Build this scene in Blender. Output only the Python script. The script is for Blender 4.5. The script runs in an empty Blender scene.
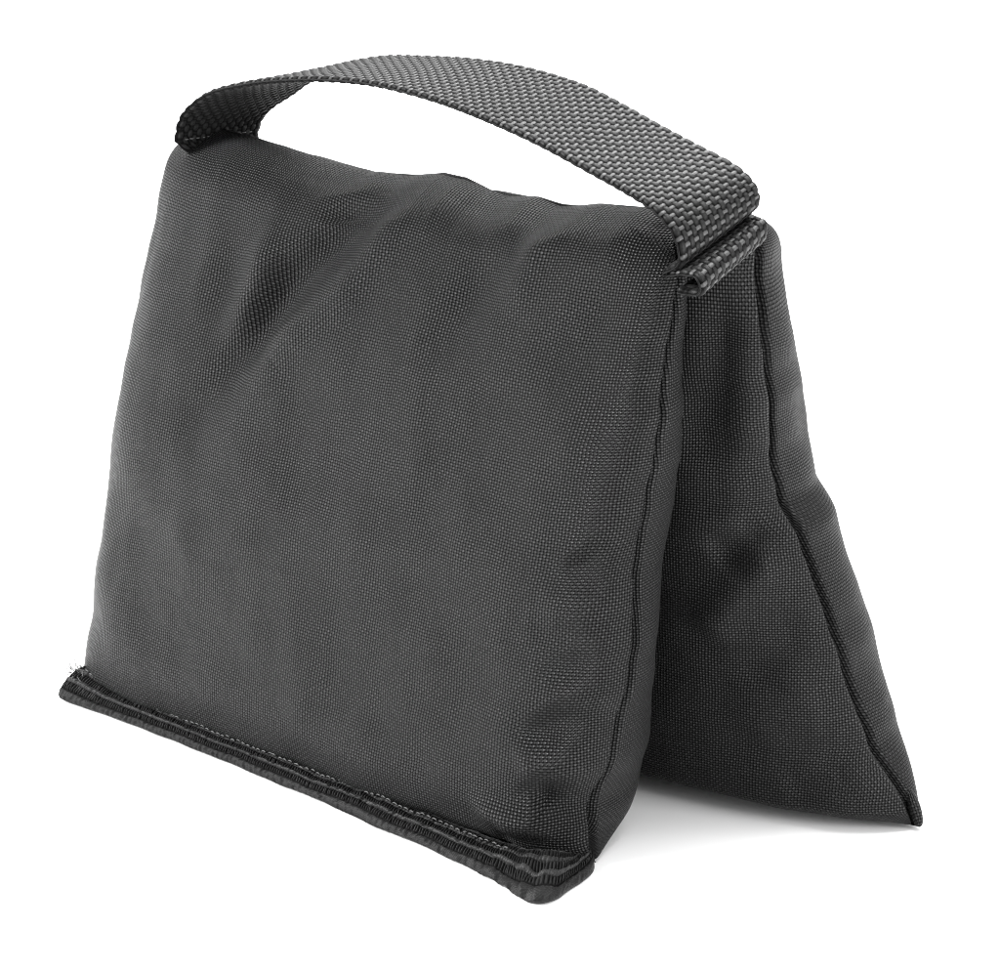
import bpy, math, random
import numpy as np

random.seed(7)
rng = np.random.default_rng(11)
scene = bpy.context.scene
COL = scene.collection

# ------------------------------------------------------------------ helpers
def link_mesh(name, verts, faces, mat, parent=None, uvs=None, attr=None):
    me = bpy.data.meshes.new(name)
    verts = np.asarray(verts, dtype=np.float32)
    faces = np.asarray(faces, dtype=np.int32)
    me.vertices.add(len(verts)); me.vertices.foreach_set('co', verts.ravel())
    nf = len(faces)
    me.loops.add(nf * 4); me.loops.foreach_set('vertex_index', faces.ravel())
    me.polygons.add(nf)
    me.polygons.foreach_set('loop_start', np.arange(0, nf * 4, 4, dtype=np.int32))
    me.polygons.foreach_set('loop_total', np.full(nf, 4, dtype=np.int32))
    me.polygons.foreach_set('use_smooth', np.ones(nf, dtype=bool))
    if uvs is not None:
        uvl = me.uv_layers.new(name='UVMap')
        uvl.data.foreach_set('uv', np.asarray(uvs, dtype=np.float32)[faces.ravel()].ravel())
    if attr is not None:
        for k, a in attr.items():
            at = me.attributes.new(k, 'FLOAT', 'POINT')
            at.data.foreach_set('value', np.asarray(a, dtype=np.float32))
    me.update(calc_edges=True); me.validate()
    ob = bpy.data.objects.new(name, me); COL.objects.link(ob)
    if mat: me.materials.append(mat)
    if parent: ob.parent = parent
    return ob

def grid_faces(nr, nc, close=False, flip=False):
    r = np.arange(nr - 1)[:, None]; n2 = nc if close else nc - 1
    c = np.arange(n2)[None, :]; c1 = (c + 1) % nc
    a = r * nc + c; b = r * nc + c1; d = (r + 1) * nc + c1; e = (r + 1) * nc + c
    f = np.stack([a, b, d, e], -1).reshape(-1, 4)
    return f[:, ::-1] if flip else f

def smooth(a, k):
    """gaussian smooth of a 1-D table, sigma k samples"""
    r = int(3 * k) + 1; w = np.exp(-.5 * (np.arange(-r, r + 1) / k) ** 2); w /= w.sum()
    return np.convolve(np.pad(a, r, mode='edge'), w, mode='valid')

ZD = np.linspace(-.02, .26, 1121)                 # .25 mm steps
def table(z, v, sig=.0025):
    s = smooth(np.interp(ZD, z, v), sig / .00025)
    return lambda q: np.interp(q, ZD, s)

class Noise:                                     # smooth value noise from random waves
    def __init__(s, seed, wl, n=24):
        r = np.random.default_rng(seed); th = r.uniform(0, 2 * np.pi, n)
        k = 2 * np.pi / (wl * r.uniform(.6, 1.6, n))
        s.kx, s.ky, s.ph, s.n = np.cos(th) * k, np.sin(th) * k, r.uniform(0, 6.28, n), n
    def __call__(s, x, y):
        o = 0
        for a, b, p in zip(s.kx, s.ky, s.ph): o = o + np.sin(a * x + b * y + p)
        return o / math.sqrt(s.n / 2)

def stroke(x, z, pts, h, w, asym=1.0, ends=.25):
    """gaussian fold along a polyline of (x, z) points; asym > 1 = wider on its left side"""
    pts = np.array(pts, float); best = np.full(x.shape, 1e9); side = np.zeros(x.shape); along = np.zeros(x.shape)
    seg = np.hypot(*np.diff(pts, axis=0).T); tot = seg.sum(); acc = 0
    for (a, b, l) in zip(pts[:-1], pts[1:], seg):
        d = (b - a) / l; t = np.clip((x - a[0]) * d[0] + (z - a[1]) * d[1], 0, l)
        dx = x - a[0] - t * d[0]; dz = z - a[1] - t * d[1]; dist = np.hypot(dx, dz)
        m = dist < best; best = np.where(m, dist, best)
        side = np.where(m, d[0] * dz - d[1] * dx, side); along = np.where(m, (acc + t) / tot, along); acc += l
    ww = np.where(side > 0, w * asym, w)
    env = 1.0
    if ends > 0:
        env = np.clip(along / ends, 0, 1) * np.clip((1 - along) / ends, 0, 1)
        env = env * env * (3 - 2 * env)
    return h * env * np.exp(-(best / ww) ** 2)

# ------------------------------------------------------------------ materials
def new_mat(name):
    m = bpy.data.materials.new(name); m.use_nodes = True
    nt = m.node_tree; nt.nodes.clear()
    out = nt.nodes.new('ShaderNodeOutputMaterial'); p = nt.nodes.new('ShaderNodeBsdfPrincipled')
    nt.links.new(p.outputs[0], out.inputs[0])
    return m, nt, p

class NB:
    def __init__(s, nt): s.nt = nt
    def _in(s, sock, v):
        if isinstance(v, (int, float)): sock.default_value = v
        else: s.nt.links.new(v, sock)
    def m(s, op, a, b=0.0, c=0.0):
        n = s.nt.nodes.new('ShaderNodeMath'); n.operation = op
        s._in(n.inputs[0], a); s._in(n.inputs[1], b); s._in(n.inputs[2], c)
        return n.outputs[0]
    def node(s, t): return s.nt.nodes.new(t)

def cloth_material(name, base, pu, pv, bump=1.0, rough=.62, sheen=.25, hole_shade=.55, spec=.5, dist=.0008):
    """plain woven nylon; UV in metres; pu, pv thread pitch"""
    m, nt, p = new_mat(name); b = NB(nt)
    uv = b.node('ShaderNodeUVMap'); uv.uv_map = 'UVMap'
    # slight wander of the threads
    nz = b.node('ShaderNodeTexNoise'); nz.inputs['Scale'].default_value = 45; nz.inputs['Detail'].default_value = 2
    nt.links.new(uv.outputs[0], nz.inputs['Vector'])
    sep0 = b.node('ShaderNodeSeparateColor'); nt.links.new(nz.outputs['Color'], sep0.inputs[0])
    sep = b.node('ShaderNodeSeparateXYZ'); nt.links.new(uv.outputs[0], sep.inputs[0])
    U = b.m('ADD', b.m('DIVIDE', sep.outputs[0], pu), b.m('MULTIPLY', b.m('SUBTRACT', sep0.outputs[0], .5), 2.2))
    V = b.m('ADD', b.m('DIVIDE', sep.outputs[1], pv), b.m('MULTIPLY', b.m('SUBTRACT', sep0.outputs[1], .5), 2.2))
    fu, fv, iu, iv = b.m('FRACT', U), b.m('FRACT', V), b.m('FLOOR', U), b.m('FLOOR', V)
    def prof(f):                                       # round thread section
        t = b.m('SUBTRACT', b.m('MULTIPLY', f, 2.0), 1.0)
        return b.m('SQRT', b.m('MAXIMUM', b.m('SUBTRACT', 1.02, b.m('MULTIPLY', t, t)), 0.0))
    sw = b.m('SINE', b.m('MULTIPLY', b.m('ADD', V, iu), math.pi))
    sf = b.m('MULTIPLY', b.m('SINE', b.m('MULTIPLY', b.m('ADD', U, iv), math.pi)), -1.0)
    hw = b.m('ADD', b.m('MULTIPLY', prof(fu), .62), b.m('MULTIPLY', sw, .34))
    hf = b.m('ADD', b.m('MULTIPLY', prof(fv), .66), b.m('MULTIPLY', sf, .34))
    h = b.m('MAXIMUM', hw, hf)
    isf = b.m('GREATER_THAN', hf, hw)                 # weft yarn on top: carries the painted glints
    # per thread variation
    cmb = b.node('ShaderNodeCombineXYZ'); nt.links.new(iu, cmb.inputs[0]); nt.links.new(iv, cmb.inputs[1])
    wn = b.node('ShaderNodeTexWhiteNoise'); wn.noise_dimensions = '2D'; nt.links.new(cmb.outputs[0], wn.inputs['Vector'])
    wt = b.node('ShaderNodeTexWhiteNoise'); wt.noise_dimensions = '1D'; nt.links.new(iv, wt.inputs['W'])
    wu = b.node('ShaderNodeTexWhiteNoise'); wu.noise_dimensions = '1D'; nt.links.new(iu, wu.inputs['W'])
    big = b.node('ShaderNodeTexNoise'); big.inputs['Scale'].default_value = 14; big.inputs['Detail'].default_value = 3
    nt.links.new(uv.outputs[0], big.inputs['Vector'])
    var = b.m('ADD', b.m('MULTIPLY', wn.outputs['Value'], .24), b.m('MULTIPLY', wt.outputs['Value'], .16))
    var = b.m('ADD', var, b.m('MULTIPLY', wu.outputs['Value'], .16))
    var = b.m('ADD', var, b.m('MULTIPLY', big.outputs['Fac'], .45))
    var = b.m('ADD', var, .47)
    mr = b.node('ShaderNodeMapRange'); mr.interpolation_type = 'SMOOTHSTEP'
    nt.links.new(h, mr.inputs[0]); mr.inputs[1].default_value = .30; mr.inputs[2].default_value = .92
    mr.inputs[3].default_value = 1 - hole_shade; mr.inputs[4].default_value = 1.0  # shade painted into the gaps between threads
    tk = b.node('ShaderNodeMapRange'); tk.interpolation_type = 'SMOOTHSTEP'      # glint painted on the crown of each weft float
    nt.links.new(b.m('MULTIPLY', hf, isf), tk.inputs[0]); tk.inputs[1].default_value = .62; tk.inputs[2].default_value = .97
    tk.inputs[3].default_value = 0; tk.inputs[4].default_value = 1
    glint = b.m('MULTIPLY', tk.outputs[0], b.m('ADD', b.m('MULTIPLY', wn.outputs['Value'], .5), .5))
    col = b.m('MULTIPLY', b.m('MULTIPLY', mr.outputs[0], var), b.m('MULTIPLY', b.m('ADD', b.m('MULTIPLY', glint, .75), .62), base))
    cc = b.node('ShaderNodeCombineColor')
    nt.links.new(col, cc.inputs[0]); nt.links.new(col, cc.inputs[1]); nt.links.new(b.m('MULTIPLY', col, 1.01), cc.inputs[2])
    nt.links.new(cc.outputs[0], p.inputs['Base Color'])
    bp = b.node('ShaderNodeBump'); bp.inputs['Strength'].default_value = bump
    bp.inputs['Distance'].default_value = dist
    nt.links.new(h, bp.inputs['Height'])
    nt.links.new(bp.outputs[0], p.inputs['Normal'])
    p.inputs['Roughness'].default_value = rough
    nt.links.new(b.m('MULTIPLY', b.m('MULTIPLY', mr.outputs[0], b.m('ADD', b.m('MULTIPLY', glint, .5), .5)), spec), p.inputs['Specular IOR Level'])
    p.inputs['Sheen Weight'].default_value = sheen
    p.inputs['Sheen Roughness'].default_value = .5
    return m

def yarn_material(name, base, rough=.5, spec=.5, att='h', lo=.35, scale=1500., sheen=.2):
    """thick yarn whose relief is real geometry; the 'h' attribute darkens the hollows' dye"""
    m, nt, p = new_mat(name); b = NB(nt)
    a = b.node('ShaderNodeAttribute'); a.attribute_name = att
    tc = b.node('ShaderNodeTexCoord')
    nz = b.node('ShaderNodeTexNoise'); nz.inputs['Scale'].default_value = scale; nz.inputs['Detail'].default_value = 3
    nt.links.new(tc.outputs['Object'], nz.inputs['Vector'])
    v = b.m('MULTIPLY', b.m('ADD', b.m('MULTIPLY', a.outputs['Fac'], 1 - lo), lo), b.m('ADD', b.m('MULTIPLY', nz.outputs['Fac'], .9), .55))  # low relief gets a darker colour, as painted shade
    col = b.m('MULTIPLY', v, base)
    cc = b.node('ShaderNodeCombineColor')
    for i in range(3): nt.links.new(col, cc.inputs[i])
    nt.links.new(cc.outputs[0], p.inputs['Base Color'])
    bp = b.node('ShaderNodeBump'); bp.inputs['Strength'].default_value = .5; bp.inputs['Distance'].default_value = .0002
    nt.links.new(nz.outputs['Fac'], bp.inputs['Height']); nt.links.new(bp.outputs[0], p.inputs['Normal'])
    p.inputs['Roughness'].default_value = rough
    nt.links.new(b.m('MULTIPLY', b.m('MINIMUM', v, 2.2), spec), p.inputs['Specular IOR Level'])
    p.inputs['Sheen Weight'].default_value = sheen
    return m

M_cloth = cloth_material('black_woven_nylon', .0110, .00124, .00106, bump=1.0, rough=.40, sheen=.02, hole_shade=.97, spec=.45, dist=.0008)
M_cloth_in = cloth_material('black_woven_nylon_inner', .0115, .00114, .00100, bump=1.0, rough=.42, sheen=.02, hole_shade=.95, spec=.40, dist=.0006)
M_cloth_shaded = cloth_material('black_woven_nylon_shaded', .010, .00125, .00108, bump=.9, rough=.5, sheen=.0, hole_shade=.9, spec=.28, dist=.0005)  # same nylon, shade put into its colour against the side lamp
M_web = yarn_material('webbing_yarn', .0112, rough=.48, spec=.21, lo=.05, sheen=.03)
M_tape = yarn_material('zipper_tape_yarn', .015, rough=.5, spec=.3, lo=.1, scale=1800., sheen=.05)
M_thread = yarn_material('pale_stitching_thread', .08, rough=.5, spec=.5, lo=1.0, scale=2500.)
M_dark = yarn_material('dark_lining', .02, rough=.8, spec=.1, lo=1.0)

# ------------------------------------------------------------------ the sandbag
bag = bpy.data.objects.new('sandbag', None); COL.objects.link(bag)
bag.empty_display_size = .05
bag['label'] = 'black woven nylon saddle sandbag with webbing handle standing on white surface'
bag['category'] = 'sandbag'

FZ = [0.0, 0.01, 0.02, 0.03, 0.04, 0.06, 0.08, 0.1, 0.12, 0.14, 0.16, 0.18, 0.2, 0.21, 0.216, 0.222, .230]
F_XL = table(FZ, [-0.2042, -0.2017, -0.1998, -0.1975, -0.197, -0.1972, -0.1968, -0.1965, -0.1963, -0.1958, -0.1947, -0.1934, -0.1922, -0.1915, -0.1890, -0.1860, -.182])
F_XR = table(FZ, [0.073, 0.0697, 0.0672, 0.0699, 0.073, 0.0763, 0.077, 0.0745, 0.0726, 0.0741, 0.0741, 0.0737, 0.0745, 0.0745, 0.072, 0.064, .050], .0015)
F_YB = table(FZ, [-0.012, 0.0104, 0.0183, 0.0162, 0.0141, 0.0114, 0.0122, 0.018, 0.0245, 0.0257, 0.0255, 0.0263, 0.0246, 0.022, 0.021, 0.021, .021])
F_YF = table([-.01, .0, .008, .02, .03, .05, .10, .15, .19, .21, .222, .235], [-.036, -.040, -.0485, -.0505, -.0495, -.046, -.037, -.024, -.011, -.003, .004, .008], .002)
F_YS = lambda z: .012 - .040 * (.21 - np.clip(z, -.01, .225)) / .21 + .006 * np.clip((z - .211) / .010, 0, 1) ** 2

BZ = [0.0, 0.01, 0.02, 0.03, 0.04, 0.06, 0.08, 0.1, 0.11, 0.12, 0.14, 0.16, 0.18, 0.2, 0.21, 0.218, .226]
B_XR = table(BZ, [0.1386, 0.1345, 0.1270, 0.1195, 0.1164, 0.111, 0.1052, 0.0995, 0.0972, 0.0880, 0.0862, 0.0875, 0.0892, 0.088, 0.0885, 0.084, .072], .0014)
B_XL = table([0, .1, .2, .22, .23], [-.200, -.196, -.190, -.182, -.170])
B_YB = table(BZ, [0.089, 0.0950, 0.1025, 0.1070, 0.1060, 0.1046, 0.1027, 0.100, 0.0980, 0.0970, 0.0918, 0.084, 0.0755, 0.0705, 0.0675, 0.0624, .055])
B_YF = table([0, .01, .03, .06, .10, .15, .19, .21, .23], [.034, .030, .028, .027, .025, .022, .021, .022, .024])
B_YS = lambda z: .036 + .041 * (.215 - np.clip(z, 0, .225)) / .215 - .006 * np.clip((z - .209) / .010, 0, 1) ** 2

def pouch_panel(which, side, nu, nv):
    """returns grid of points (nv, nu, 3), rest x, rest z, u, v. side 0 faces -y of the pouch, 1 faces +y"""
    if which == 'F':
        XL, XR, YF, YS, YB = F_XL, F_XR, F_YF, F_YS, F_YB
        ztop, rt, zbot, rb = .2250, .017, .0012, (.005 if side == 0 else .010)
        L = lambda z: .036 + 0 * z if side == 0 else .022 + 0 * z
        n = 2.2 if side == 0 else 2.4
        g, gw = .0030, .0013
    else:
        XL, XR, YF, YS, YB = B_XL, B_XR, B_YF, B_YS, B_YB
        ztop, rt, zbot, rb = .2165, .013, .0010, .007
        if side == 0:
            L = lambda z: np.interp(z, [0, .06, .12, .2], [.125, .09, .055, .04]); n = 1.75
        else:
            L = lambda z: .030 + 0 * z; n = 2.2
        g, gw = .0034, .0014
    # centre profile: crest, body, underside
    a = np.linspace(0, np.pi / 2, 60)[:-1]
    z = np.concatenate([ztop - rt * (1 - np.cos(a)), np.linspace(ztop - rt, zbot + rb, 500)[:-1], zbot + rb * (1 - np.sin(np.linspace(0, np.pi / 2, 50)))])
    mlt = np.concatenate([np.sin(a), np.ones(499), np.cos(np.linspace(0, np.pi / 2, 50))])
    yc = YS(z) + (((YF(z) - YS(z)) if side == 0 else (YB(z) - YS(z))) * mlt)
    s = np.concatenate([[0], np.cumsum(np.hypot(np.diff(yc), np.diff(z)))])
    sv = np.linspace(0, s[-1], nv); z = np.interp(sv, s, z); mlt = np.interp(sv, s, mlt)
    P = np.zeros((nv, nu, 3)); U = np.zeros((nv, nu)); XX = np.zeros((nv, nu))
    q = np.linspace(0, 1, 700); q = np.sin((q - .5) * np.pi) * .5 + .5
    for j in range(nv):
        zz = z[j]; xl, xr, ySm = float(XL(zz)), float(XR(zz)), float(YS(zz))
        d = ((ySm - float(YF(zz))) if side == 0 else (float(YB(zz)) - ySm)) * mlt[j]
        x = xl + (xr - xl) * q; l = float(L(zz))
        ls = min(l, .045)
        e = np.maximum(np.maximum((x - (xr - l)) / l, ((xl + ls) - x) / ls), 0)
        pr = np.maximum(1 - e ** n, 0) ** (1 / n)
        y = d * pr
        gg = g * min(1, d / .008)
        xx = x - np.where(q > .5, 1, -1) * gg * np.exp(-(y / gw) ** 2)
        y = ySm + (-y if side == 0 else y)
        sl = np.concatenate([[0], np.cumsum(np.hypot(np.diff(xx), np.diff(y)))])
        t = np.linspace(0, sl[-1], nu)
        P[j, :, 0] = np.interp(t, sl, xx); P[j, :, 1] = np.interp(t, sl, y); P[j, :, 2] = zz
        k = np.interp(-.06, xx[150:-150], sl[150:-150]); U[j] = t - k
    V = np.repeat(sv[:, None], nu, 1)
    return P, U, V, mlt

def normals(P):
    du = np.gradient(P, axis=1); dv = np.gradient(P, axis=0)
    n = np.cross(du, dv); n /= np.maximum(np.linalg.norm(n, axis=2, keepdims=True), 1e-12)
    return n

def edge_mask(P, XL, XR, w=.010):
    e = np.minimum(P[..., 0] - XL(P[..., 2]), XR(P[..., 2]) - P[..., 0])
    return np.clip(e / w, 0, 1)

n_lo, n_mid, n_hi = Noise(3, .075), Noise(5, .030), Noise(9, .011)

def crest_lift(x, z):
    """uneven height of the ridge line"""
    c = np.interp(x, [-.20, -.175, -.150, -.128, -.108, -.085, -.062, -.047, -.036, -.024, -.012, 0.0, .012, .022, .034, .05, .07],
                  [.0035, .0030, .0018, -.0002, -.0016, -.0022, -.0006, .0016, .0014, -.0010, -.0012, -.0004, -.0012, -.0006, .0012, .0022, .0012])
    return 1.25 * c * np.clip((z - .185) / .035, 0, 1)

# folds: (x, z) polyline, height (m, + outward), width, asymmetry, fade of the ends
INNER_FRONT_STROKES = []
FRONT_STROKES = [
    ([(-0.0205, 0.2288), (-0.0445, 0.224), (-0.0646, 0.2172), (-0.0863, 0.1979), (-0.1072, 0.1684), (-0.1253, 0.1392), (-0.1420, 0.1080)],-0.0080, 0.0090, 1.0, 0.42),
    ([(-0.035, 0.2266), (-0.048, 0.2221), (-0.0536, 0.2071), (-0.0662, 0.1857), (-0.0983, 0.158), (-0.1150, 0.1250)],0.0048, 0.0078, 1.0, 0.4),
    ([(-0.112, 0.2147), (-0.1118, 0.2038), (-0.1141, 0.1777), (-0.1279, 0.1494)],0.0042, 0.0075, 1.0, 0.4),
    ([(-0.1339, 0.2082), (-0.1306, 0.1883), (-0.1353, 0.1443)],-0.0025, 0.0090, 1.0, 0.4),
    ([(-0.0823, 0.2202), (-0.0791, 0.2101)],-0.0035, 0.0114, 1.0, 0.4),
    ([(0.0122, 0.2242), (0.0085, 0.2174), (0.0020, 0.2050), (-0.0080, 0.1880), (-0.0220, 0.1600)], -0.0042, 0.0100, 1.0, 0.5),
    ([(0.0373, 0.2289), (0.0259, 0.2206), (0.0193, 0.2108), (0.0113, 0.1865)],0.0034, 0.0075, 1.0, 0.3),
    ([(0.0646, 0.2292), (0.0644, 0.2177), (0.0529, 0.1897), (0.0374, 0.1635)],-0.0022, 0.012, 1.0, 0.3),
    ([(0.0784, 0.2164), (0.0744, 0.1932), (0.0701, 0.1625)],0.0021, 0.0100, 1.0, 0.3),
    ([(0.0245, 0.1749), (-0.0004, 0.1428), (-0.0246, 0.0949)],-0.0019, 0.018, 1.0, 0.5),
    ([(-0.065, 0.1527), (-0.1003, 0.0938), (-0.1266, 0.0411)],0.0009, 0.0250, 1.0, 0.5),
    ([(0.0600, 0.1160), (0.0680, 0.1080), (0.0760, 0.1040)],-0.0028, 0.0069, 1.0, 0.3),
    ([(0.0498, 0.0945), (0.0700, 0.0954), (0.0779, 0.0935)],0.0020, 0.0081, 1.0, 0.4),
    ([(0.0533, 0.0737), (0.0640, 0.0743), (0.0752, 0.0750)],-0.0025, 0.0069, 1.0, 0.4),
    ([(0.0559, 0.0649), (0.0747, 0.0680)],0.0016, 0.0075, 1.0, 0.4),
    ([(0.0769, 0.0640), (0.0699, 0.0564), (0.0553, 0.0434)],-0.0030, 0.0069, 1.0, 0.3),
    ([(0.05, 0.0363), (0.063, 0.0403), (0.0729, 0.0430)],0.0025, 0.0075, 1.0, 0.3),
    ([(0.056, 0.0278), (0.0613, 0.0269), (0.0683, 0.0207), (0.0723, 0.0132)],-0.0045, 0.0069, 1.0, 0.25),
    ([(0.074, 0.0339), (0.0852, 0.0309)],0.0016, 0.0063, 1.0, 0.3),
    ([(0.0426, 0.0095), (0.0563, 0.0123), (0.0667, 0.0123)],0.0027, 0.0075, 1.0, 0.3),
    ([(0.0300, 0.0165), (0.0500, 0.0180), (0.0665, 0.0190)], 0.0034, 0.0048, 1.0, 0.35),
    ([(0.0400, 0.0080), (0.0560, 0.0095), (0.0690, 0.0100)], -0.0030, 0.0030, 1.0, 0.3),
    ([(0.0520, 0.0330), (0.0590, 0.0280), (0.0650, 0.0240)], -0.0014, 0.0050, 1.0, 0.35),
    ([(0.0480, 0.0460), (0.0580, 0.0520), (0.0690, 0.0640)], -0.0018, 0.0050, 1.0, 0.35),
    ([(0.0480, 0.0880), (0.0680, 0.0850)], -0.0012, 0.0050, 1.0, 0.4),
]
INNER_BACK_STROKES = [
    ([(0.0868, 0.2013), (0.082, 0.1831), (0.0741, 0.1603), (0.0653, 0.129)],-0.0056, 0.011, 1.0, 0.25),
    ([(0.0876, 0.1975), (0.0878, 0.179), (0.0865, 0.1491), (0.0869, 0.1298)],0.0031, 0.007, 1.0, 0.3),
    ([(0.0886, 0.1188), (0.0855, 0.1097), (0.0739, 0.0977)],-0.0036, 0.007, 1.0, 0.25),
    ([(0.0964, 0.1065), (0.0919, 0.1008), (0.0805, 0.0861), (0.068, 0.0676)],0.0042, 0.008, 1.0, 0.2),
    ([(0.086, 0.1377), (0.0808, 0.1151), (0.0753, 0.1054)],0.0020, 0.009, 1.0, 0.4),
    ([(0.1023, 0.0853), (0.0978, 0.071), (0.0822, 0.0501)],-0.0022, 0.01, 1.0, 0.3),
    ([(0.1111, 0.0554), (0.1016, 0.0483), (0.082, 0.0302)],0.0020, 0.012, 1.0, 0.3),
    ([(0.1215, 0.0253), (0.1123, 0.0223), (0.0971, 0.0131)],-0.0014, 0.008, 1.0, 0.3),
]
OUTER_BACK_STROKES = [
    ([(0.0905, 0.1771), (0.0882, 0.1653), (0.0842, 0.1493), (0.0809, 0.1311)],-0.0030, 0.005, 1.0, 0.3),
    ([(0.0868, 0.2135), (0.0883, 0.199), (0.0879, 0.1841)],-0.0029, 0.005, 1.0, 0.3),
    ([(0.0913, 0.1314), (0.0959, 0.1207), (0.1053, 0.1071)],0.0026, 0.006, 1.0, 0.3),
    ([(0.1176, 0.0864), (0.1093, 0.0683)],-0.0019, 0.006, 1.0, 0.3),
    ([(0.1216, 0.0514), (0.1153, 0.0374)],0.0019, 0.006, 1.0, 0.3),
]


def build_panel(name, which, side, nu, nv, mat, parent, strokes, amp, flip):
    P, U, V, mlt = pouch_panel(which, side, nu, nv)
    XL, XR = (F_XL, F_XR) if which == 'F' else (B_XL, B_XR)
    x, z = P[..., 0].copy(), P[..., 2].copy()
    N = normals(P)
    if (N[nv // 2, nu // 2, 1] > 0) == (side == 0): N = -N
    em = edge_mask(P, XL, XR)
    d = amp * (.0007 * n_lo(x, z) + .00022 * n_mid(x, z) + .00003 * n_hi(x, z)) * (.25 + .75 * em)
    top = np.clip((.2235 - z) / .012, 0, 1); top = .12 + .88 * top * top * (3 - 2 * top)
    for st in strokes: d = d + stroke(x, z, *st) * (.15 + .85 * em) * top
    P = P + N * d[..., None]
    P[..., 2] += crest_lift(x, z)
    if which == 'B':
        k_ = np.clip((x - .045) / .030, 0, 1); P[..., 2] += .0112 * k_ * k_ * (3 - 2 * k_) * np.clip((z - .19) / .03, 0, 1)
    P[..., 2] = np.maximum(P[..., 2], .0006)
    # wander of the seam
    ed = np.exp(-((np.minimum(P[..., 0] - XL(z), XR(z) - P[..., 0])) / .012) ** 2)
    P[..., 0] += ed * .0004 * Noise(21, .02)(z, z * 0)
    return link_mesh(name, P.reshape(-1, 3), grid_faces(nv, nu, flip=flip), mat, parent,
                     np.stack([U, V], -1).reshape(-1, 2))

fp = build_panel('pouch', 'F', 0, 520, 460, M_cloth, bag, FRONT_STROKES, 1.0, False)
fp['label'] = 'plump front pouch with smooth panel and diagonal creases below the handle'
build_panel('inner_panel', 'F', 1, 400, 360, M_cloth_in, fp, INNER_FRONT_STROKES, .8, True)
bp_ = build_panel('pouch', 'B', 1, 420, 380, M_cloth_shaded, bag, OUTER_BACK_STROKES, .8, True)
bp_['label'] = 'rear pouch splayed out behind, ending in a pointed corner'
build_panel('inner_panel', 'B', 0, 460, 420, M_cloth_in, bp_, INNER_BACK_STROKES, .8, False)

# ------------------------------------------------------------------ webbing
def catmull(K, n):
    K = np.array(K, float); K = np.vstack([2 * K[0] - K[1], K, 2 * K[-1] - K[-2]])
    o = []
    for i in range(1, len(K) - 2):
        t = np.linspace(0, 1, n, endpoint=False)[:, None]; a, b, c, d = K[i - 1:i + 3]
        o.append(.5 * ((2 * b) + (c - a) * t + (2 * a - 5 * b + 4 * c - d) * t ** 2 + (3 * b - a - 3 * c + d) * t ** 3))
    o.append(K[-2][None]); return np.vstack(o)

def weave_h(U, V):
    """0..1 relief of a plain weave; U along, V across, in cells"""
    fu, fv, iu, iv = U % 1, V % 1, np.floor(U), np.floor(V)
    pr = lambda f: np.sqrt(np.maximum(1 - (2 * f - 1) ** 2, 0))
    ph = np.sin(np.pi * (U + iv))                                     # each warp column floats over, then dives
    warp = .58 * pr(fv) ** .7 + .34 * np.clip(ph * 1.15 + .15, -1, 1)
    lo = np.exp(-((ph + 1) / .30) ** 2)                               # weft shows as a short tick in the dive
    weft = (.36 + .20 * pr(fv)) * lo
    return np.maximum(warp, weft), (weft > warp)

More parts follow.
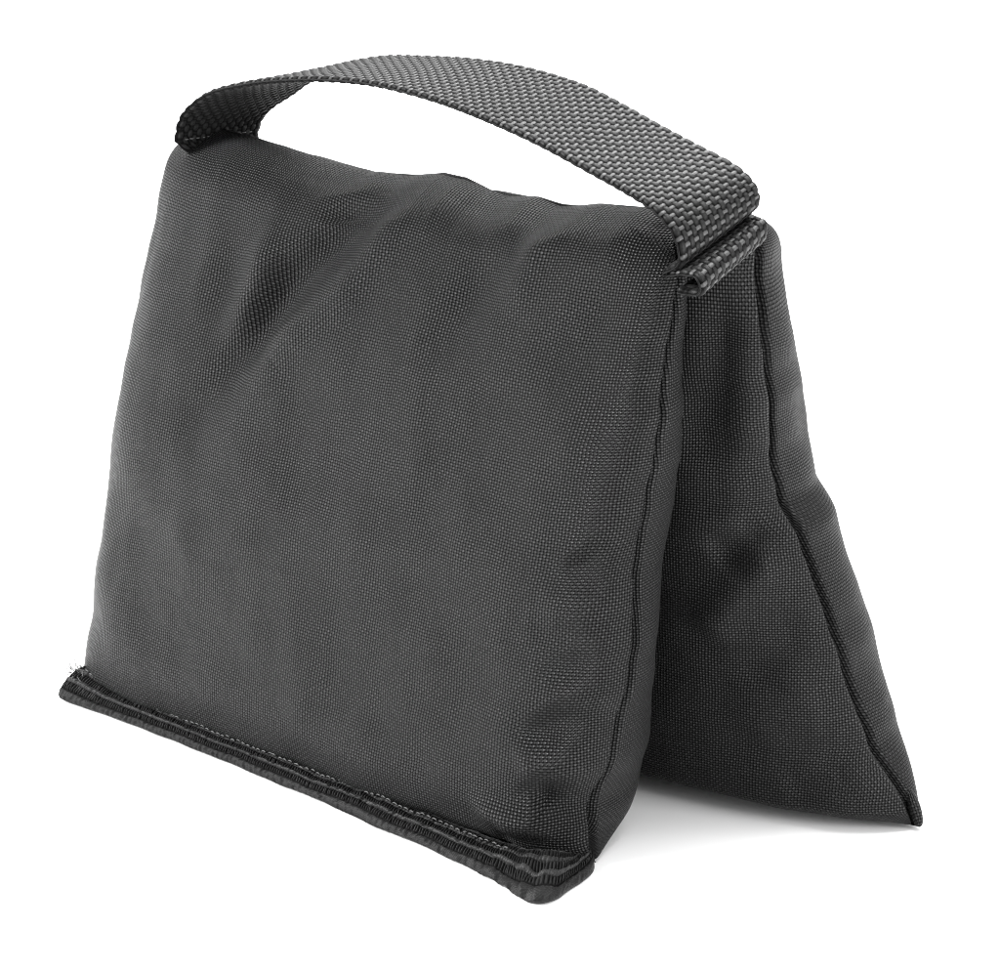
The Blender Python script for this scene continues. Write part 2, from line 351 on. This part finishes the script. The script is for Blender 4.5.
def webbing(name, K, y0, y1, cells, pitch, th, mat, parent, uoff=0., relief=.0008, yk=None):
    D = catmull(K, 60)                                        # near x,z ; far x,z [; near y, far y]
    s = np.concatenate([[0], np.cumsum(np.hypot(*np.diff((D[:, :2] + D[:, 2:4]) / 2, axis=0).T))])
    n = int(s[-1] / pitch * 9); t = np.linspace(0, s[-1], n)
    D = np.stack([np.interp(t, s, smooth(D[:, k], 6)) for k in range(D.shape[1])], 1)
    nw = cells * 9; w = np.linspace(0, 1, nw)
    near = np.stack([D[:, 0], np.full(n, y0) + (D[:, 4] if D.shape[1] > 4 else 0), D[:, 1]], 1)
    far = np.stack([D[:, 2], np.full(n, y1) + (D[:, 5] if D.shape[1] > 4 else 0), D[:, 3]], 1)
    near[:, 1] += np.where(near[:, 0] < -.1, .007 * np.clip((.2255 - near[:, 2]) / .006, 0, 1), 0)
    mid = near[:, None] * (1 - w)[None, :, None] + far[:, None] * w[None, :, None]
    T = np.gradient(mid, axis=0); T /= np.linalg.norm(T, axis=2, keepdims=True)
    W = (far - near); W /= np.linalg.norm(W, axis=1, keepdims=True); W = np.repeat(W[:, None], nw, 1)
    N = np.cross(T, W); N /= np.linalg.norm(N, axis=2, keepdims=True)
    wob = .06 * Noise(31, .05)(t, t * 0)
    Uc = (t / pitch + uoff)[:, None] + .10 * Noise(33, .03)(t[:, None], w[None] * .04)
    Vc = (w * cells)[None, :] + 0 * Uc
    h, isw = weave_h(Uc + 0 * Vc, Vc); h2, _ = weave_h(Uc + 1 + 0 * Vc, Vc)
    rim = np.sqrt(np.clip(1 - (np.clip(np.abs(w - .5) * 2 - .955, 0, 1) / .045) ** 2, 0, 1))[None, :]
    curl = -.0006 * np.cos((w - .5) * np.pi)[None, :] * 0
    top = mid + N * ((th / 2 + relief * (h - .55)) * (.35 + .65 * rim) + curl)[..., None]
    bot = mid - N * ((th / 2 + relief * (h2 - .55)) * (.35 + .65 * rim) - curl)[..., None]
    bead = .00050 * np.abs(np.sin(np.pi * Uc / 2)) ** .7
    ed = np.exp(-((1 - np.abs(w - .5) * 2) / .035))[None, :] * bead * np.sign(w - .5)[None, :]
    top += W * ed[..., None]; bot += W * ed[..., None]
    # edge strips: half round, beaded
    def edge(k, sgn):
        a = np.linspace(0, np.pi, 9)[1:-1]; c = (top[:, k] + bot[:, k]) / 2; r = (top[:, k] - bot[:, k]) / 2
        return np.stack([c + r * np.cos(q) + W[:, 0] * sgn * np.sin(q) * (.0007 + .4 * bead[:, [0 if k == 0 else -1]]) for q in a], 1)
    e1, e0 = edge(nw - 1, 1), edge(0, -1)
    P = np.concatenate([top, e1, bot[:, ::-1], e0[:, ::-1]], 1); nc = P.shape[1]
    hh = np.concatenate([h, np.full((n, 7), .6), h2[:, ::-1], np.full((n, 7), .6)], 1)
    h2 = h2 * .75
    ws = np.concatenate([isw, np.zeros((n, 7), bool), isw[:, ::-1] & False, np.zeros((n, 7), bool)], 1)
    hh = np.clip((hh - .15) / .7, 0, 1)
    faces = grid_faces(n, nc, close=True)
    return link_mesh(name, P.reshape(-1, 3), faces, mat, parent, attr={'h': np.where(ws, hh * 7.5, hh ** 1.5 * .8 + .04).ravel()}), near, far, N  # painted glints on top-face weft, painted shade in the hollows

HK = [(-.1690, .2150, -.1670, .2150), (-.1725, .2195, -.1690, .2195), (-.1742, .2240, -.1697, .2240), (-.1722, .2327, -.1662, .2310), (-.1664, .2396, -.1590, .2368),
      (-.1540, .2468, -.1478, .2430), (-.1363, .2520, -.1346, .2508), (-.1190, .2556, -.1180, .2572), (-.0945, .2590, -.0945, .2626),
      (-.0705, .2606, -.0725, .2648), (-.0497, .2600, -.0500, .2664), (-.0245, .2574, -.0240, .2664), (.0024, .2526, .0030, .2636),
      (.0224, .2480, .0215, .2590), (.0421, .2424, .0395, .2535), (.0580, .2378, .0580, .2482), (.0715, .2330, .0745, .2435),
      (.0798, .2270, .0832, .2385), (.0835, .2200, .0862, .2335), (.0832, .2160, .0850, .2300), (.0800, .2135, .0810, .2280), (.0770, .2120, .0785, .2262),
      (.0782, .2112, .0795, .2246), (.0830, .2124, .0835, .2256), (.0875, .2130, .0866, .2260), (.0908, .2126, .0888, .2256),
      (.0926, .2110, .0898, .2240), (.0930, .2090, .0900, .2218), (.0920, .2070, .0890, .2196), (.0880, .2062, .0865, .2184), (.0830, .2064, .0840, .2178)]
handle, hn, hf, hN = webbing('handle', HK, 0.0, .038, 18, .0026, .0022, M_web, bag, relief=.0007)
handle['label'] = 'wide black webbing strap arched over the ridge, its end folded and sewn'

# ------------------------------------------------------------------ stitching
def tube(path, r, k=6):
    path = np.array(path); T = np.gradient(path, axis=0); T /= np.linalg.norm(T, axis=1, keepdims=True)
    A = np.cross(T, [.3, .2, 1]); A /= np.linalg.norm(A, axis=1, keepdims=True); B = np.cross(T, A)
    a = np.linspace(0, 2 * np.pi, k, endpoint=False)
    rr = np.broadcast_to(r, (len(path),))[:, None, None]
    P = path[:, None] + rr * (A[:, None] * np.cos(a)[None, :, None] + B[:, None] * np.sin(a)[None, :, None])
    return P.reshape(-1, 3), grid_faces(len(path), k, close=True)

def join(parts):
    V, F, o = [], [], 0
    for v, f in parts: V.append(v); F.append(f + o); o += len(v)
    return np.vstack(V), np.vstack(F)

def stitches(name, path, r, pitch, mat, parent, fill=.75, jit=.0002, up=(0, 0, 1), lift=.0003):
    path = np.array(path, float); s = np.concatenate([[0], np.cumsum(np.linalg.norm(np.diff(path, axis=0), axis=1))])
    n = max(int(s[-1] / pitch), 1); parts = []
    for i in range(n):
        a = (i + .12) * pitch; t = a + np.linspace(0, 1, 7) * pitch * fill * random.uniform(.85, 1.1)
        t = np.clip(t, 0, s[-1]); p = np.stack([np.interp(t, s, path[:, c]) for c in range(3)], 1)
        p += np.array(up) * (lift * np.sin(np.linspace(0, np.pi, 7)))[:, None] + rng.normal(0, jit, 3) * .5
        parts.append(tube(p, r * np.sin(np.linspace(.35, np.pi - .35, 7)) ** .5, 6))
    v, f = join(parts)
    return link_mesh(name, v, f, mat, parent, attr={'h': np.ones(len(v))})

# ------------------------------------------------------------------ zipper along the front foot
# outer floor line B and inner upper line A (x, y, z)
ZB = [(-.1958, -.0535, .0014), (-.1925, -.0548, .0010), (-.183, -.0545, .0008), (-.163, -.0535, .0008), (-.135, -.0532, .0008), (-.099, -.0538, .0008), (-.063, -.0552, .0008),
      (-.029, -.0566, .0008), (-.003, -.0588, .0008), (.0247, -.0600, .0008), (.0560, -.0640, .0008), (.0725, -.0675, .0008), (.0800, -.0672, .0010),
      (.0822, -.0610, .0012), (.0805, -.0526, .0012), (.0790, -.0430, .0012), (.0755, -.0330, .0014), (.0670, -.0240, .0016)]
ZA = [(-.1922, -.0450, .0125), (-.1880, -.0440, .0134), (-.177, -.0440, .0120), (-.160, -.0445, .0090), (-.135, -.0450, .0078), (-.099, -.0455, .0070), (-.063, -.0458, .0068),
      (-.029, -.0460, .0068), (-.003, -.0465, .0066), (.0247, -.0470, .0062), (.0500, -.0470, .0066), (.0610, -.0460, .0074), (.0655, -.0440, .0080),
      (.0675, -.0410, .0075), (.0680, -.0370, .0058), (.0670, -.0330, .0046), (.0655, -.0280, .0040), (.0600, -.0230, .0030)]
def zip_strip():
    A, B = catmull(ZA, 40), catmull(ZB, 40)
    m = (A + B) / 2; s = np.concatenate([[0], np.cumsum(np.linalg.norm(np.diff(m, axis=0), axis=1))])
    n = int(s[-1] / .00017); t = np.linspace(0, s[-1], n)
    A = np.stack([np.interp(t, s, smooth(A[:, k], 5)) for k in range(3)], 1); B = np.stack([np.interp(t, s, smooth(B[:, k], 5)) for k in range(3)], 1)
    wob = Noise(41, .02)(t, t * 0); B[:, 1] += .0002 * wob; A[:, 2] += .0002 * Noise(43, .015)(t, t * 0)
    nw = 96; w = np.linspace(0, 1, nw)
    P = B[:, None] * (1 - w)[None, :, None] + A[:, None] * w[None, :, None]
    T = np.gradient(P, axis=0); T /= np.linalg.norm(T, axis=2, keepdims=True)
    N = np.cross(T, A[:, None] - B[:, None]); N /= np.linalg.norm(N, axis=2, keepdims=True)
    if N[n // 2, 0, 2] < 0: N = -N
    tt = t[:, None]; ww = w[None, :]
    shift = .015 * Noise(45, .04)(tt, tt * 0)
    W = ww + shift
    tp = .00125
    bump = lambda c, hw: np.sqrt(np.clip(1 - ((W - c) / hw) ** 2, 0, 1))
    tooth = .5 + .5 * np.sin(2 * np.pi * (tt / tp + W * .9)); tooth2 = .5 + .5 * np.sin(2 * np.pi * (tt / tp * 1.0 + .4 + W * 1.2))
    h = .0011 * bump(.11, .13) + .00022 * np.sin(2 * np.pi * tt / .0011) * np.sin(2 * np.pi * ww * 26) * bump(.11, .14)
    h = np.maximum(h, .0008 * bump(.38, .10) * tooth)
    h = np.maximum(h, .0012 * bump(.53, .065) + .00012 * np.sin(2 * np.pi * tt / .0009 - W * 40) * bump(.53, .065))
    h = np.maximum(h, .0008 * bump(.69, .10) * tooth2)
    h = np.maximum(h, .0009 * bump(.83, .055) + .0002 * np.sin(2 * np.pi * tt / .0016) * bump(.83, .055))
    h = np.maximum(h, .0004 * bump(.95, .07) * tooth)
    sh = np.clip(h / .0011, 0, 1) * (1 - .45 * np.clip((.28 - W) / .05, 0, 1))  # tone from relief: shade painted into the grooves; lip darker too
    arch = .0018 * np.sin(np.pi * np.clip(ww, 0, 1)) * (1 - .5 * ww)
    cr = np.exp(-((tt - s[-1] * .86) / .016) ** 2)
    h = h * (1 + .2 * Noise(51, .0035)(tt, ww * .012)) + cr * (.0007 * Noise(53, .007)(tt, ww * .012)) + .00010 * Noise(55, .0022)(tt, ww * .012)
    P = P + N * (h + arch)[..., None]
    P[..., 2] = np.maximum(P[..., 2], .0005)
    # underside closing sheet
    low = np.stack([B[:, 0], B[:, 1] + .001, np.full(n, .0004)], 1)[:, None]
    back = np.stack([A[:, 0], A[:, 1] + .003, np.full(n, .0012)], 1)[:, None]
    P = np.concatenate([back, low, P, (A + [0, .003, -.0005])[:, None]], 1)
    sh = np.concatenate([np.zeros((n, 1)), np.ones((n, 1)) * .6, sh, np.zeros((n, 1))], 1)
    nc = P.shape[1]
    V = P.reshape(-1, 3); F = grid_faces(n, nc, close=True)
    # left end cap
    c0 = P[0].mean(0); capv = [c0 + (P[0] - c0) * k + np.array([-.0012 * (1 - k), 0, 0]) for k in (.75, .45, .15)]
    base = len(V); V = np.vstack([V] + capv); prev = np.arange(nc)
    Fs = [F]
    for k in range(3):
        cur = base + k * nc + np.arange(nc)
        Fs.append(np.stack([prev, cur, np.roll(cur, -1), np.roll(prev, -1)], 1)); prev = cur
    hh = np.concatenate([sh.ravel(), np.tile(sh[0] * .5, 3)])
    return V, np.vstack(Fs), hh, A, B, N, P
zv, zf, zh, ZAa, ZBb, ZN, ZP = zip_strip()
zp = link_mesh('zipper', zv, zf, M_tape, bag, attr={'h': zh})
zp['label'] = 'black coil zipper and tape running along the foot of the front pouch'
# pale broken stitching that runs along the tape
nz_ = len(ZAa); i0, i1 = int(nz_ * .015), int(nz_ * .84)
pth = ZP[i0:i1:40, 2 + int(96 * .84)] + np.array([0, -.0002, .0004])
stitches('stitching', pth, .00022, .0030, M_thread, zp, fill=.7, jit=.0004)
# frayed yarn ends at the open end of the zipper
fr = []
for i in range(16):
    b = ZP[random.randint(0, 60), 2 + random.randint(50, 94)]
    dr = np.array([-random.uniform(.2, 1), random.uniform(-.6, .3), random.uniform(.2, 1.2)]); ln = random.uniform(.0015, .0042)
    t = np.linspace(0, 1, 6)[:, None]
    fr.append(tube(b + dr * ln * t + rng.normal(0, .3, 3) * ln * t ** 2, .00014, 5))
for i in range(12):                                   # loose curls at the cut corner of the tape
    b = ZP[random.randint(0, 12), 2 + random.randint(60, 95)]
    ln = random.uniform(.002, .0055); a0 = random.uniform(0, 6.28); t = np.linspace(0, 1, 12)
    curl = np.stack([-ln * t * random.uniform(-.2, .7) + .0007 * np.sin(5 * t + a0), -.3 * ln * t + .0006 * np.cos(6 * t + a0) - .0006 * math.cos(a0), ln * t * random.uniform(.5, 1)], 1)
    fr.append(tube(b + curl, .00016, 5))
v_, f_ = join(fr); link_mesh('frayed_yarn', v_, f_, M_thread, zp, attr={'h': np.ones(len(v_))})

# stitch row across the strap where it meets the ridge (inner face) and box stitching at the sewn end
def across(px0, pz0, px1, pz1, y0=.002, y1=.036, n=12):
    t = np.linspace(0, 1, n); return np.stack([px0 + (px1 - px0) * t, y0 + (y1 - y0) * t, pz0 + (pz1 - pz0) * t], 1)
stitches('stitching', across(-.1728, .2262, -.1685, .2255), .00022, .0028, M_thread, handle, up=(1, 0, 0), lift=.0006)

# knotted seam end at the pointed rear corner
t_ = np.linspace(0, 1, 40)[:, None]
pa, pb, pc = np.array([.1310, .0790, .0135]), np.array([.1350, .0780, .0070]), np.array([.1388, .0765, .0012])
pth = (1 - t_) ** 2 * pa + 2 * t_ * (1 - t_) * pb + t_ ** 2 * pc
rad = .0024 * np.sin(np.pi * t_[:, 0]) ** .4 + .00002
v_, f_ = tube(pth, rad, 32)
uv_ = np.stack([np.tile(np.linspace(0, .015, 32), 40), np.repeat(np.linspace(0, .012, 40), 32)], -1)
link_mesh('seam_end', v_, f_, M_cloth_in, bp_, uv_)

# ------------------------------------------------------------------ floor
def floor():
    v = [(-40, -40, 0), (40, -40, 0), (40, 40, 0), (-40, 40, 0)]
    m, nt, p = new_mat('white_paper'); b = NB(nt)
    tc = b.node('ShaderNodeTexCoord'); nz = b.node('ShaderNodeTexNoise'); nz.inputs['Scale'].default_value = 3.0
    nt.links.new(tc.outputs['Object'], nz.inputs['Vector'])
    c = b.m('ADD', b.m('MULTIPLY', nz.outputs['Fac'], .01), .94)
    cc = b.node('ShaderNodeCombineColor')
    for i in range(3): nt.links.new(c, cc.inputs[i])
    nt.links.new(cc.outputs[0], p.inputs['Base Color']); p.inputs['Roughness'].default_value = .6
    p.inputs['Specular IOR Level'].default_value = .1
    o = link_mesh('floor', v, [(0, 1, 2, 3)], m); o['kind'] = 'structure'
floor()

# ------------------------------------------------------------------ light
w = bpy.data.worlds.new('World'); scene.world = w; w.use_nodes = True
bg = w.node_tree.nodes['Background']; bg.inputs[0].default_value = (1, 1, 1, 1); bg.inputs[1].default_value = .76
def area(name, loc, target, size, power):
    l = bpy.data.lights.new(name, 'AREA'); l.shape = 'SQUARE'; l.size = size; l.energy = power
    o = bpy.data.objects.new(name, l); COL.objects.link(o); o.location = loc
    from mathutils import Vector
    o.rotation_euler = (Vector(target) - Vector(loc)).to_track_quat('-Z', 'Y').to_euler()
    return o
area('key_softbox', (-1.35, -1.55, 1.35), (-.05, 0, .1), .6, 125)
area('top_softbox', (.1, .9, 2.4), (0, 0, 0), 1.5, 75)
area('added_background_fill', (-1.6, 2.2, 2.6), (-1.2, 1.6, 0), 1.8, 110)  # added lamp, keeps the far floor white

area('added_side_fill', (1.5, .35, .45), (.03, .0, .0), .8, 24)  # added fill lamp, lifts the floor shadow between the pouches

# ------------------------------------------------------------------ camera
from mathutils import Matrix, Vector
th, pi_ = math.radians(43), math.radians(17)
Fw = Vector((-math.sin(th) * math.cos(pi_), math.cos(th) * math.cos(pi_), -math.sin(pi_)))
Rt = Vector((math.cos(th), math.sin(th), 0)); Up = Rt.cross(Fw)
cd = bpy.data.cameras.new('camera'); cam = bpy.data.objects.new('camera', cd); COL.objects.link(cam)
M = Matrix((Rt, Up, -Fw)).transposed().to_4x4(); M.translation = Vector((0, 0, .12)) - Fw * 1.1
cam.matrix_world = M
cd.sensor_fit = 'HORIZONTAL'; cd.sensor_width = 36; cd.lens = 108; cd.clip_start = .01; cd.clip_end = 200
scene.camera = cam
scene.view_settings.view_transform = 'Standard'; scene.view_settings.look = 'None'
scene.view_settings.exposure = 0; scene.view_settings.gamma = 1
scene.cycles.pixel_filter_type = 'BLACKMAN_HARRIS'; scene.cycles.filter_width = 1.05
